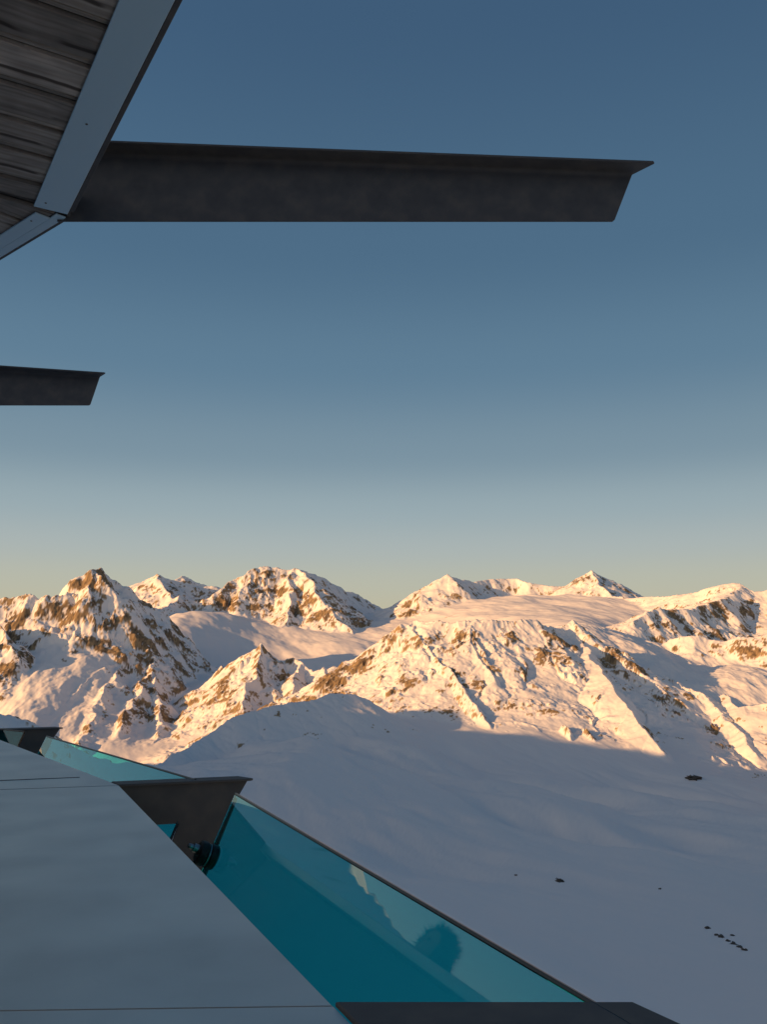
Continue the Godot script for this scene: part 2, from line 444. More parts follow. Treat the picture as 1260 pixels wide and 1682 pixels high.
func _surface_band(bi: int) -> void:
	var r0 := bi * BAND
	var r1 := mini(r0 + BAND, row_r.size())
	var nc := col_az.size()
	var nr := row_r.size()
	var ps := PackedVector3Array()
	var ns := PackedVector3Array()
	var cols := PackedColorArray()
	for rj in range(r0, r1):
		var ja := maxi(rj - 1, 0)
		var jb := mini(rj + 1, nr - 1)
		for ci in nc:
			var ia := maxi(ci - 1, 0)
			var ib := mini(ci + 1, nc - 1)
			var az := col_az[ci]
			var r := row_r[rj]
			var y := grid_h[rj * nc + ci]
			var dr := (grid_h[jb * nc + ci] - grid_h[ja * nc + ci]) / (row_r[jb] - row_r[ja])
			var da := (grid_h[rj * nc + ib] - grid_h[rj * nc + ia]) / ((col_az[ib] - col_az[ia]) * r)
			var er := Vector3(sin(az), 0, -cos(az))
			var ea := Vector3(cos(az), 0, sin(az))
			var n := (Vector3.UP - er * dr - ea * da).normalized()
			var p := Vector3(er.x * r, y, er.z * r)
			ps.append(p + EYE)
			ns.append(n)
			var steep := sqrt(dr * dr + da * da)
			var rock := grid_k[rj * nc + ci]
			var t1 := noise_tone.get_noise_3d(p.x, p.y, p.z)
			var t2 := noise_tone.get_noise_3d(p.x * 4.0 + 900.0, p.y * 4.0, p.z * 4.0)
			var t0 := noise_tone.get_noise_3d(p.x * 0.32 + 50.0, p.y * 0.32, p.z * 0.32)
			var bare := minf(steep, 1.2) * 0.6 + rock * 0.7 + grid_v[rj * nc + ci] * 1.0 + t0 * 0.75 + t1 * 0.4 + t2 * 0.4 - 1.38
			if bare > 0.0:
				var m := clampf(0.45 + t2 * 0.9 + t1 * 0.6, 0.0, 1.0)
				var c := Color(0.08, 0.066, 0.055).lerp(Color(0.40, 0.295, 0.175), m)
				c = c.lerp(Color(SNOW.r, SNOW.g, SNOW.b), 1.0 - smoothstep(0.0, 0.07, bare))
				cols.append(c)
			else:
				cols.append(SNOW)
	band_p[bi] = ps
	band_n[bi] = ns
	band_c[bi] = cols


func _terrain() -> void:
	noise_ridge.seed = 11
	noise_ridge.noise_type = FastNoiseLite.TYPE_SIMPLEX_SMOOTH
	noise_ridge.fractal_type = FastNoiseLite.FRACTAL_RIDGED
	noise_ridge.fractal_octaves = 6
	noise_ridge.fractal_gain = 0.58
	noise_ridge.frequency = 1.0 / 190.0
	noise_fine.seed = 5
	noise_fine.fractal_octaves = 4
	noise_fine.frequency = 1.0 / 55.0
	noise_rib.seed = 3
	noise_rib.fractal_type = FastNoiseLite.FRACTAL_RIDGED
	noise_rib.fractal_octaves = 5
	noise_rib.frequency = 1.0 / 130.0
	noise_wave.seed = 21
	noise_wave.fractal_octaves = 4
	noise_wave.fractal_gain = 0.4
	noise_wave.frequency = 1.0 / 330.0
	noise_tone.seed = 8
	noise_tone.fractal_octaves = 3
	noise_tone.frequency = 1.0 / 60.0
	# a polar grid: fine where the terrain shows, coarse elsewhere
	var half := 26.0
	var fine := 900
	var a := -180.0
	while a < -half - 0.1:
		col_az.append(deg_to_rad(a))
		a += 0.8
	for i in fine:
		col_az.append(deg_to_rad(-half + 2.0 * half * i / (fine - 1)))
	a = half + 0.4
	while a < 179.9:
		col_az.append(deg_to_rad(a))
		a += 0.8
	col_az.append(deg_to_rad(180.0))
	var r := 6.0
	while r < 16500.0:
		row_r.append(r)
		if r < 250.0: r *= 1.11
		elif r < 2450.0: r *= 1.0105
		elif r < 3100.0: r += 7.0
		elif r < 4700.0: r += 5.5
		elif r < 7600.0: r += 8.5
		elif r < 9400.0: r += 12.0
		elif r < 10500.0: r += 18.0
		else: r *= 1.05
	_survey()
	_floor_solve()
	var t0 := Time.get_ticks_msec()
	coarse_cols = col_az.size() / STEP + 4
	var coarse_rows := row_r.size() / STEP + 4
	band_p.resize(coarse_rows)
	_parallel(_coarse_row, coarse_rows)
	for j in coarse_rows:
		coarse.append_array(band_p[j])
	print("grid ", col_az.size(), " x ", row_r.size(), " segs ", seg_a.size(), " coarse ms ", Time.get_ticks_msec() - t0)
	var bands := ceili(float(row_r.size()) / BAND)
	band_h.resize(bands)
	band_k.resize(bands)
	band_v.resize(bands)
	band_p.resize(bands)
	band_n.resize(bands)
	band_c.resize(bands)
	_parallel(_height_band, bands)
	for b in bands:
		grid_h.append_array(band_h[b])
		grid_k.append_array(band_k[b])
		grid_v.append_array(band_v[b])
	print("heights ms ", Time.get_ticks_msec() - t0)
	_parallel(_surface_band, bands)
	print("surface ms ", Time.get_ticks_msec() - t0)
	var mat := StandardMaterial3D.new()
	mat.vertex_color_use_as_albedo = true
	mat.roughness = 0.85
	mat.metallic_specular = 0.2
	# three pieces of country, cut along rings of equal distance
	var cuts := [0, 0, 0, row_r.size() - 1]
	for j in row_r.size():
		if row_r[j] < 2400.0: cuts[1] = j
		if row_r[j] < 5000.0: cuts[2] = j
	var nc := col_az.size()
	var all_p := PackedVector3Array()
	var all_n := PackedVector3Array()
	var all_c := PackedColorArray()
	for b in bands:
		all_p.append_array(band_p[b])
		all_n.append_array(band_n[b])
		all_c.append_array(band_c[b])
	for g in 3:
		var j0: int = cuts[g]
		var j1: int = cuts[g + 1]
		var idx := PackedInt32Array()
		idx.resize((j1 - j0) * (nc - 1) * 6)
		var k := 0
		for j in j1 - j0:
			for i in nc - 1:
				var o := j * nc + i
				idx[k] = o
				idx[k + 1] = o + nc
				idx[k + 2] = o + nc + 1
				idx[k + 3] = o
				idx[k + 4] = o + nc + 1
				idx[k + 5] = o + 1
				k += 6
		var arr := []
		arr.resize(Mesh.ARRAY_MAX)
		arr[Mesh.ARRAY_VERTEX] = all_p.slice(j0 * nc, (j1 + 1) * nc)
		arr[Mesh.ARRAY_NORMAL] = all_n.slice(j0 * nc, (j1 + 1) * nc)
		arr[Mesh.ARRAY_COLOR] = all_c.slice(j0 * nc, (j1 + 1) * nc)
		arr[Mesh.ARRAY_INDEX] = idx
		var me := ArrayMesh.new()
		me.add_surface_from_arrays(Mesh.PRIMITIVE_TRIANGLES, arr)
		me.surface_set_material(0, mat)
		var mi := MeshInstance3D.new()
		mi.name = ["snow_slope", "rocky_hills", "mountain_range"][g]
		mi.mesh = me
		mi.set_meta("kind", "structure")
		add_child(mi)


func _parallel(f: Callable, n: int) -> void:
	var id := WorkerThreadPool.add_group_task(f, n, -1, true)
	WorkerThreadPool.wait_for_group_task_completion(id)


# ------------------------------------------------------------------ shapes
func v3(x: float, y: float, z: float) -> Vector3:      # relative to the eye
	return Vector3(x, y, z) + EYE


# A plate: the outline lies in the plane of bx and by, pushed out along bz from 0 to depth, edges chamfered.
func plate(st: SurfaceTool, outline: PackedVector2Array, o: Vector3, bx: Vector3, by: Vector3, bz: Vector3, depth: float, bevel := 0.0, uv_scale := 1.0) -> void:
	var poly := outline
	if Geometry2D.is_polygon_clockwise(poly):
		poly = poly.duplicate()
		poly.reverse()
	var n := poly.size()
	var inner := PackedVector2Array()
	for i in n:
		var p := poly[i]
		var e0 := (p - poly[(i + n - 1) % n]).normalized()
		var e1 := (poly[(i + 1) % n] - p).normalized()
		var n0 := Vector2(-e0.y, e0.x)
		var n1 := Vector2(-e1.y, e1.x)
		var mm := (n0 + n1) / maxf(1.0 + n0.dot(n1), 0.3)
		inner.append(p + mm * bevel)
	var rings := [[inner, 0.0], [poly, bevel], [poly, depth - bevel], [inner, depth]] if bevel > 0.0 else [[poly, 0.0], [poly, depth]]
	var flip := bx.cross(by).dot(bz) < 0.0
	var put := func(p: Vector2, z: float) -> Vector3: return o + bx * p.x + by * p.y + bz * z
	var tri := func(a: Array, b: Array, c: Array, nn: Vector3) -> void:
		# front faces run clockwise
		var list := [a, b, c]
		if (b[0] - a[0]).cross(c[0] - a[0]).dot(nn) > 0.0:
			list = [a, c, b]
		for q in list:
			st.set_normal(nn)
			st.set_uv(q[1] * uv_scale)
			st.add_vertex(q[0])
	for k in rings.size() - 1:
		var pa: PackedVector2Array = rings[k][0]
		var pb: PackedVector2Array = rings[k + 1][0]
		var run := 0.0
		for i in n:
			var j := (i + 1) % n
			var a: Vector3 = put.call(pa[i], rings[k][1])
			var b: Vector3 = put.call(pa[j], rings[k][1])
			var c: Vector3 = put.call(pb[j], rings[k + 1][1])
			var d: Vector3 = put.call(pb[i], rings[k + 1][1])
			var nn := (b - a).cross(d - a).normalized() * (-1.0 if flip else 1.0)
			var l := pa[i].distance_to(pa[j])
			var ua := Vector2(run, rings[k][1])
			var ub := Vector2(run + l, rings[k][1])
			var uc := Vector2(run + l, rings[k + 1][1])
			var ud := Vector2(run, rings[k + 1][1])
			tri.call([a, ua], [b, ub], [c, uc], nn)
			tri.call([a, ua], [c, uc], [d, ud], nn)
			run += l
	var first: PackedVector2Array = rings[0][0]
	var ids := Geometry2D.triangulate_polygon(first)
	var face := bx.cross(by).normalized() * (-1.0 if flip else 1.0)
	for q in range(0, ids.size(), 3):
		for s in [[0.0, -face], [depth, face]]:
			var vs := []
			for w in 3:
				var p2 := first[ids[q + w]]
				vs.append([put.call(p2, s[0]), p2])
			tri.call(vs[0], vs[1], vs[2], s[1])


func begin() -> SurfaceTool:
	var st := SurfaceTool.new()
	st.begin(Mesh.PRIMITIVE_TRIANGLES)
	return st


func part(called: String, st: SurfaceTool, mat: Material, parent: Node) -> MeshInstance3D:
	var mi := MeshInstance3D.new()
	mi.name = called
	mi.mesh = st.commit()
	mi.material_override = mat
	parent.add_child(mi, true)
	return mi


func thing(called: String, label: String, category: String, group := "") -> Node3D:
	var t := Node3D.new()
	t.name = called
	t.set_meta("label", label)
	t.set_meta("category", category)
	if group != "":
		t.set_meta("group", group)
	add_child(t, true)
	return t


func lathe(st: SurfaceTool, profile: PackedVector2Array, o: Vector3, axis: Vector3, sides := 24) -> void:
	var u := axis.cross(Vector3.UP if absf(axis.y) < 0.9 else Vector3.RIGHT).normalized()
	var w := axis.cross(u).normalized()
	for i in profile.size() - 1:
		var p := profile[i]
		var q := profile[i + 1]
		for s in sides:
			var a0 := TAU * s / sides
			var a1 := TAU * (s + 1) / sides
			var d0 := u * cos(a0) + w * sin(a0)
			var d1 := u * cos(a1) + w * sin(a1)
			var quad := [o + axis * p.y + d0 * p.x, o + axis * p.y + d1 * p.x, o + axis * q.y + d1 * q.x, o + axis * q.y + d0 * q.x]
			var t2 := q - p
			var n2 := Vector2(t2.y, -t2.x).normalized()
			for f in [[0, 1, 2], [0, 2, 3]]:
				var vs := [quad[f[0]], quad[f[1]], quad[f[2]]]
				var dd: Array = [d0, d1, d1] if f[1] == 1 else [d0, d1, d0]
				var nmid := (axis * n2.y + (d0 + d1).normalized() * n2.x)
				if (vs[1] - vs[0]).cross(vs[2] - vs[0]).dot(nmid) > 0.0:
					vs = [vs[0], vs[2], vs[1]]
					dd = [dd[0], dd[2], dd[1]]
				for x in 3:
					st.set_normal((axis * n2.y + dd[x] * n2.x).normalized())
					st.set_uv(Vector2(a0, p.y))
					st.add_vertex(vs[x])


# ------------------------------------------------------------------ materials
func noise_tex(freq: float, octaves: int, seed_: int, ramp: Array, size := 512, as_normal := false, strength := 4.0) -> NoiseTexture2D:
	var nz := FastNoiseLite.new()
	nz.seed = seed_
	nz.frequency = freq
	nz.fractal_octaves = octaves
	var t := NoiseTexture2D.new()
	t.width = size
	t.height = size
	t.seamless = true
	t.noise = nz
	t.as_normal_map = as_normal
	t.bump_strength = strength
	if ramp.size() > 0:
		var g := Gradient.new()
		g.offsets = PackedFloat32Array([0.0, 0.5, 1.0])
		g.colors = PackedColorArray(ramp)
		t.color_ramp = g
	return t


var mats := {}


func steel() -> StandardMaterial3D:
	if mats.has("steel"):
		return mats.steel
	var m := StandardMaterial3D.new()
	m.albedo_texture = noise_tex(0.012, 5, 4, [Color(0.315, 0.31, 0.325), Color(0.345, 0.34, 0.35), Color(0.40, 0.38, 0.375)])
	m.uv1_triplanar = true
	m.uv1_scale = Vector3(0.9, 0.9, 0.9)
	m.roughness = 0.62
	m.metallic_specular = 0.35
	mats.steel = m
	return m


func sheet_metal() -> StandardMaterial3D:
	if mats.has("sheet"):
		return mats.sheet
	var m := StandardMaterial3D.new()
	m.albedo_texture = noise_tex(0.004, 5, 9, [Color(0.745, 0.755, 0.76), Color(0.775, 0.785, 0.79), Color(0.80, 0.805, 0.805)], 1024)
	m.roughness_texture = noise_tex(0.004, 5, 19, [Color(0.40, 0.40, 0.40), Color(0.43, 0.43, 0.43), Color(0.47, 0.47, 0.47)], 1024)
	m.roughness = 1.0
	m.metallic = 0.85
	m.uv1_triplanar = true
	m.uv1_scale = Vector3(0.45, 0.45, 0.45)
	mats.sheet = m
	return m


func trim_metal() -> StandardMaterial3D:
	if mats.has("trim"):
		return mats.trim
	var m := StandardMaterial3D.new()
	m.albedo_color = Color(0.73, 0.84, 0.91)
	m.roughness = 0.5
	m.metallic = 0.2
	mats.trim = m
	return m


func wood(k: int) -> StandardMaterial3D:
	var key := "wood%d" % k
	if mats.has(key):
		return mats[key]
	var w := 512
	var h := 256
	var rng := RandomNumberGenerator.new()
	rng.seed = 70 + k
	var nz := FastNoiseLite.new()
	nz.seed = 40 + k
	nz.frequency = 0.01
	nz.fractal_octaves = 4
	var knots := []
	for i in 2:
		knots.append(Vector3(rng.randf_range(60, 450), rng.randf_range(30, 220), rng.randf_range(5, 9)))
	var im := Image.create(w, h, false, Image.FORMAT_RGB8)
	for y in h:
		for x in w:
			var yy := float(y) + 9.0 * nz.get_noise_2d(x * 0.22, y * 0.5)
			var dark := 0.0
			for q in knots:
				var dx: float = (x - q.x) / 3.2
				var dy: float = y - q.y
				var d := sqrt(dx * dx + dy * dy)
				yy += 14.0 * exp(-d * d / 500.0) * signf(dy)
				dark = maxf(dark, 1.0 - smoothstep(q.z * 0.5, q.z, d))
			var ring := 0.5 + 0.5 * sin(yy * 0.42 + 5.0 * nz.get_noise_2d(7.0, yy * 2.0))
			var grain := nz.get_noise_2d(x * 0.35, y * 9.0)
			var stain := nz.get_noise_2d(x * 0.5 + 300.0, y * 1.4)
			var c := Color(0.64, 0.60, 0.575).lerp(Color(0.50, 0.45, 0.42), clampf(ring * ring, 0, 1) * 0.55)
			c = c * (1.0 + 0.14 * grain + 0.22 * stain)
			var crack := smoothstep(0.985, 0.9995, absf(sin(yy * 0.036 + 0.9))) * smoothstep(-0.15, 0.25, nz.get_noise_2d(x * 0.3, 900.0 + y * 0.6))
			c = c.lerp(Color(0.20, 0.16, 0.14), crack * 0.8)
			c = c.lerp(Color(0.13, 0.10, 0.085), dark * 0.9)
			im.set_pixel(x, y, c * [1.0, 0.82, 1.1, 0.9, 0.98][k % 5])
	var m := StandardMaterial3D.new()
	m.albedo_texture = ImageTexture.create_from_image(im)
	m.roughness = 0.8
	mats[key] = m
	return m


# ------------------------------------------------------------------ roof
func _roof() -> void:
	var y := 2.9
	var roof := thing("roof_canopy", "dark weathered timber board soffit with pale grey metal edge trim", "roof")
	var e1 := Vector2(-0.512, -0.859).normalized()        # along the eave, away from the camera
	var e2 := Vector2(-0.755, -0.655).normalized()
	var corner := Vector2(-2.135, -5.60)
	var back := corner - e1 * 9.5
	var far := corner + e2 * 7.0
	var in1 := Vector2(-e1.y, e1.x) * -1.0
	if in1.x > 0: in1 = -in1
	var in2 := Vector2(-e2.y, e2.x)
	if in2.x > 0: in2 = -in2
	var radial := Vector2(-0.80, 0.60).normalized()        # the line of the beam, inwards from the corner
	var gap := 0.046
	var bx := Vector3(1, 0, 0)
	var bz := Vector3(0, 0, 1)
	# boards, square to each eave, cut by the radial beam
	var rg := RandomNumberGenerator.new()
	rg.seed = 31
	for s in 2:
		var e: Vector2 = [-e1, e2][s]
		var inn: Vector2 = [in1, in2][s]
		var sector := PackedVector2Array()
		var side := Vector2(-radial.y, radial.x)
		if side.dot(e) < 0: side = -side
		var c2 := corner + side * gap
		sector = PackedVector2Array([c2 - radial * 0.1, c2 + radial * 5.0, c2 + radial * 5.0 + e * 12.0, c2 + e * 12.0 - radial * 0.1])
		var at := -3.0
		var k := 0
		while at < (7.5 if s == 0 else 5.0):
			var wide := 0.262 + rg.randf_range(-0.02, 0.02)
			for q in 2:
				var w := wide if q == 0 else 0.036
				var a := corner + e * at + inn * 0.06
				var rect := PackedVector2Array([a, a + e * w, a + e * w + inn * 3.6, a + inn * 3.6])
				var cut := Geometry2D.intersect_polygons(rect, sector)
				if cut.size() > 0 and cut[0].size() >= 3:
					var st := begin()
					var local := PackedVector2Array()
					for p in cut[0]:
						local.append(Vector2((p - a).dot(inn), (p - a).dot(e)))
					var bi := Vector3(inn.x, 0, inn.y)
					var be := Vector3(e.x, 0, e.y)
					plate(st, local, v3(a.x, y + 0.012 + (0.016 if q == 1 else rg.randf_range(0.0, 0.004)), a.y), bi, be, Vector3.UP, 0.03, 0.005, 1.0)
					var mi := part("board" if q == 0 else "cover_strip", st, wood((k * 2 + q) % 5), roof)
				at += w + 0.019
				k += 1
	# metal trim under the board ends
	var trim := func(a: Vector2, b: Vector2, inn: Vector2, o0: float, o1: float, yy: float, th: float, called: String, mat: Material) -> MeshInstance3D:
		var st := begin()
		plate(st, PackedVector2Array([a + inn * o0, b + inn * o0, b + inn * o1, a + inn * o1]), v3(0, yy, 0), bx, bz, Vector3.UP, th, 0.003)
		return part(called, st, mat, roof)
	var t1: MeshInstance3D = trim.call(corner + radial * 0.005 - e1 * 0.03, back, in1, 0.0, 0.215, y - 0.004, 0.014, "edge_trim", trim_metal())
	var t2: MeshInstance3D = trim.call(corner + e2 * 0.12, far, in2, 0.062, 0.165, y - 0.004, 0.014, "edge_trim", trim_metal())
	trim.call(corner + e2 * 0.06, far, in2, -0.02, 0.05, y + 0.012, 0.014, "drip_edge", trim_metal())
	trim.call(corner - e1 * 0.03, back, in1, -0.035, -0.004, y + 0.02, 0.2, "fascia", steel())
	trim.call(corner + e2 * 0.05, far, in2, -0.06, -0.024, y + 0.03, 0.2, "fascia", steel())
	# screws in the trim
	for p in [corner - e1 * 0.12 + in1 * 0.16, corner - e1 * 1.16 + in1 * 0.13, corner + e2 * 0.24 + in2 * 0.13]:
		var st := begin()
		lathe(st, PackedVector2Array([Vector2(0, -0.0035), Vector2(0.006, -0.003), Vector2(0.009, 0.002)]), v3(p.x, y - 0.004, p.y), Vector3.UP, 12)
		part("screw", st, steel(), roof)
	# the roof deck above the boards
	var deck := begin()
	plate(deck, PackedVector2Array([corner - radial * 0.02, far, far + in2 * 4.0, corner + radial * 4.2, back + in1 * 4.0, back]), v3(0, y + 0.06, 0), bx, bz, Vector3.UP, 0.16, 0.0)
	part("roof_deck", deck, steel(), roof)
	# the beam's soffit showing as a dark joint between the two board fields
	var jt := begin()
	var sd := Vector2(-radial.y, radial.x) * 0.06
	plate(jt, PackedVector2Array([corner - sd, corner + sd, corner + sd + radial * 4.0, corner - sd + radial * 4.0]), v3(0, y + 0.05, 0), bx, bz, Vector3.UP, 0.009, 0.0)
	part("joint_beam", jt, steel(), roof)


# ------------------------------------------------------------------ ledge
const C0 := Vector2(1.30, 1.03)
const C1 := Vector2(-0.114, -2.178)
const C2 := Vector2(-1.601, -5.555)
const C3 := Vector2(-4.18, -9.32)
const C4 := Vector2(-7.6, -12.0)


func _ledge() -> void:
	var ledge := thing("parapet_ledge", "wide dull grey sheet metal ledge with seams capping the terrace parapet", "ledge")
	var y := -0.8
	var cs := [C0, C1, C2, C3, C4]
	var inn := [Vector2(-0.93, 0.30), Vector2(-1.0, 0.036).normalized(), Vector2(-0.968, 0.24).normalized(), Vector2(-0.75, 0.6).normalized(), Vector2(-0.66, 0.75).normalized()]
	var wide := 0.95
	for k in 4:
		var a: Vector2 = cs[k]
		var b: Vector2 = cs[k + 1]
		var e := (b - a).normalized() * 0.0025
		var pts := PackedVector2Array([a + e, b - e, b - e + inn[k + 1] * wide, a + e + inn[k] * wide])
		var st := begin()
		plate(st, pts, v3(0, y - 0.05, 0), Vector3(1, 0, 0), Vector3(0, 0, 1), Vector3.UP, 0.05 - 0.0012 * (k % 2), 0.003)
		part("metal_panel", st, sheet_metal(), ledge)
		# the wall below, set back
		var o := Vector2(e.y, -e.x).normalized()
		if o.dot(inn[k]) < 0: o = -o
		var st2 := begin()
		plate(st2, PackedVector2Array([a + o * 0.06 + e * 10, b + o * 0.06 - e * 10, b + o * 0.3 - e * 60, a + o * 0.3 + e * 60]), v3(0, y - 4.8, 0), Vector3(1, 0, 0), Vector3(0, 0, 1), Vector3.UP, 4.74, 0.0)
		part("wall_panel", st2, steel(), ledge)
	# a folded seam across the far panel
	var st3 := begin()
	var p0 := Vector2(-1.956, -5.896)
	var p1 := Vector2(-2.60, -5.69)
	var d := (p1 - p0).normalized()
	var nn := Vector2(-d.y, d.x) * 0.006
	plate(st3, PackedVector2Array([p0 + nn * 0.3, p1 + nn, p1 - nn, p0 - nn * 0.3]), v3(0, y - 0.001, 0), Vector3(1, 0, 0), Vector3(0, 0, 1), Vector3.UP, 0.004, 0.0)
	part("seam", st3, steel(), ledge)


# ------------------------------------------------------------------ upper beams
func _beams() -> void:
	var labels := ["long dark steel beam jutting from the corner of the timber soffit", "short visible end of a dark steel beam against open sky, below the long beam"]
	var spec := [
		# z of the web, inner x, web bottom right x, web top right x, flange tip x, bottom y, web top y left, right
		[-5.67, -2.23, 1.578, 1.715, 1.835, 2.90, 3.345, 3.245],
		[-10.2, -6.2, -3.489, -3.391, -3.27, 2.885, 3.37, 3.235],
	]
	for k in 2:
		var s: Array = spec[k]
		var t := thing("steel_beam", labels[k], "steel beam", "steel beams on the terrace frame")
		var z: float = s[0]
		var st := begin()
		plate(st, PackedVector2Array([Vector2(s[1], s[5]), Vector2(s[2] - 0.012, s[5]), Vector2(s[2] + 0.004, s[5] + 0.014), Vector2(s[3], s[7]), Vector2(s[1], s[6] + 0.06)]), v3(0, 0, z - 0.014), Vector3(1, 0, 0), Vector3(0, 1, 0), Vector3(0, 0, 1), 0.014, 0.002)
		part("web", st, steel(), t)
		# the flange leans with the tapering web; a curved root joins the two
		var ax := Vector3(s[3] - s[1], s[7] - (s[6] + 0.06), 0).normalized()
		var up := Vector3(-ax.y, ax.x, 0)
		var o := v3(s[1], s[6] + 0.06, z)
		var len_web := Vector2(s[3] - s[1], s[7] - s[6] - 0.06).length()
		var tip: float = s[4] - s[3]
		var st2 := begin()
		# plan of the flange (along the beam, towards the camera)
		plate(st2, PackedVector2Array([Vector2(0, -0.014), Vector2(len_web, -0.014), Vector2(len_web + tip - 0.01, 0.136), Vector2(len_web + tip - 0.02, 0.15), Vector2(0, 0.15)]), o, ax, Vector3(0, 0, 1), up, 0.016, 0.003)
		part("flange", st2, steel(), t)
		var st3 := begin()
		var fil := PackedVector2Array([Vector2(0, 0)])
		for q in 7:
			var a := PI / 2 * q / 6.0
			fil.append(Vector2(0.03 - 0.03 * sin(a), -0.03 + 0.03 * cos(a)) if false else Vector2(0.03 * (1.0 - sin(a)), -0.03 * (1.0 - cos(a))))
		plate(st3, fil, o, Vector3(0, 0, 1), up, ax, len_web - 0.012, 0.0)
		part("fillet", st3, steel(), t)


# ------------------------------------------------------------------ lower brackets that carry the glass
func _bracket(root: Vector2, dir: Vector2, y: float, reach: float, label: String) -> Node3D:
	var t := thing("glass_bracket", label, "steel bracket", "steel brackets that carry the glass")
	var d := Vector3(dir.x, 0, dir.y).normalized()
	var s := d.cross(Vector3.UP).normalized()       # towards the far side
	if s.z > 0: s = -s
	var o := v3(root.x, y, root.y)
	# the web: an arm, then a leg that leans inwards and down
	var st := begin()
	plate(st, PackedVector2Array([Vector2(-0.5, -0.01), Vector2(reach - 0.03, -0.01), Vector2(reach - 0.09, -0.11), Vector2(reach - 0.55, -1.25), Vector2(reach - 0.83, -1.25), Vector2(reach - 0.45, -0.25), Vector2(-0.5, -0.25)]), o, d, Vector3.UP, -s, 0.014, 0.002)
	part("web", st, steel(), t)
	var st2 := begin()
	var plan := PackedVector2Array()
	for q in [Vector2(-0.5, -0.10), Vector2(reach - 0.075, -0.10), Vector2(reach, 0.03), Vector2(reach - 0.02, 0.05), Vector2(-0.5, 0.05)]:
		var g: Vector3 = d * q.x - s * q.y
		plan.append(root + Vector2(g.x, g.z))
	for q in 4:
		var ca: Vector2 = [C0, C1, C2, C3][q]
		var cb: Vector2 = [C1, C2, C3, C4][q]
		var eo := (cb - ca).normalized()
		var on := Vector2(-eo.y, eo.x)
		if on.x < 0: on = -on
		var left := PackedVector2Array([ca + on * 0.004 - eo * 0.02, cb + on * 0.004 + eo * 0.02, cb - on * 3.0 + eo * 0.02, ca - on * 3.0 - eo * 0.02])
		var cut := Geometry2D.clip_polygons(plan, left)
		var most := 0.0
		for pc in cut:
			var reach_x := -1e9
			for p in pc: reach_x = maxf(reach_x, p.x + 100.0)
			if reach_x > most:
				most = reach_x
				plan = pc
	plate(st2, plan, v3(0, y - 0.01, 0), Vector3(1, 0, 0), Vector3(0, 0, 1), Vector3.UP, 0.014, 0.003)
	part("flange", st2, steel(), t)
	# flange along the outer edge of the leg
	var leg := (d * 0.46 + Vector3.UP * 1.14).normalized()
	var outn := leg.cross(s).normalized()
	if outn.dot(d) < 0: outn = -outn
	var st3 := begin()
	plate(st3, PackedVector2Array([Vector2(0, -0.03), Vector2(1.22, -0.03), Vector2(1.22, 0.03), Vector2(0, 0.03)]), o + d * (reach - 0.55) - Vector3.UP * 1.25, leg, s, outn, 0.012, 0.002)
	part("leg_flange", st3, steel(), t)
	return t


func _brackets() -> void:
	var b1 := _bracket(C1 + Vector2(-0.02, 0.10), Vector2(1.0, 0.0), -0.795, 0.78, "dark steel bracket with flat flange at the near end of the large teal pane")
	var b2 := _bracket(C2 + Vector2(0.0, -0.06), Vector2(0.95, -0.31), -0.80, 0.80, "dark steel bracket between the two teal glass panes, with round black clamp")
	var b3 := _bracket(C3 + Vector2(0.0, -0.06), Vector2(0.93, -0.36), -0.80, 0.82, "dark steel bracket end at the far end of the small teal pane")


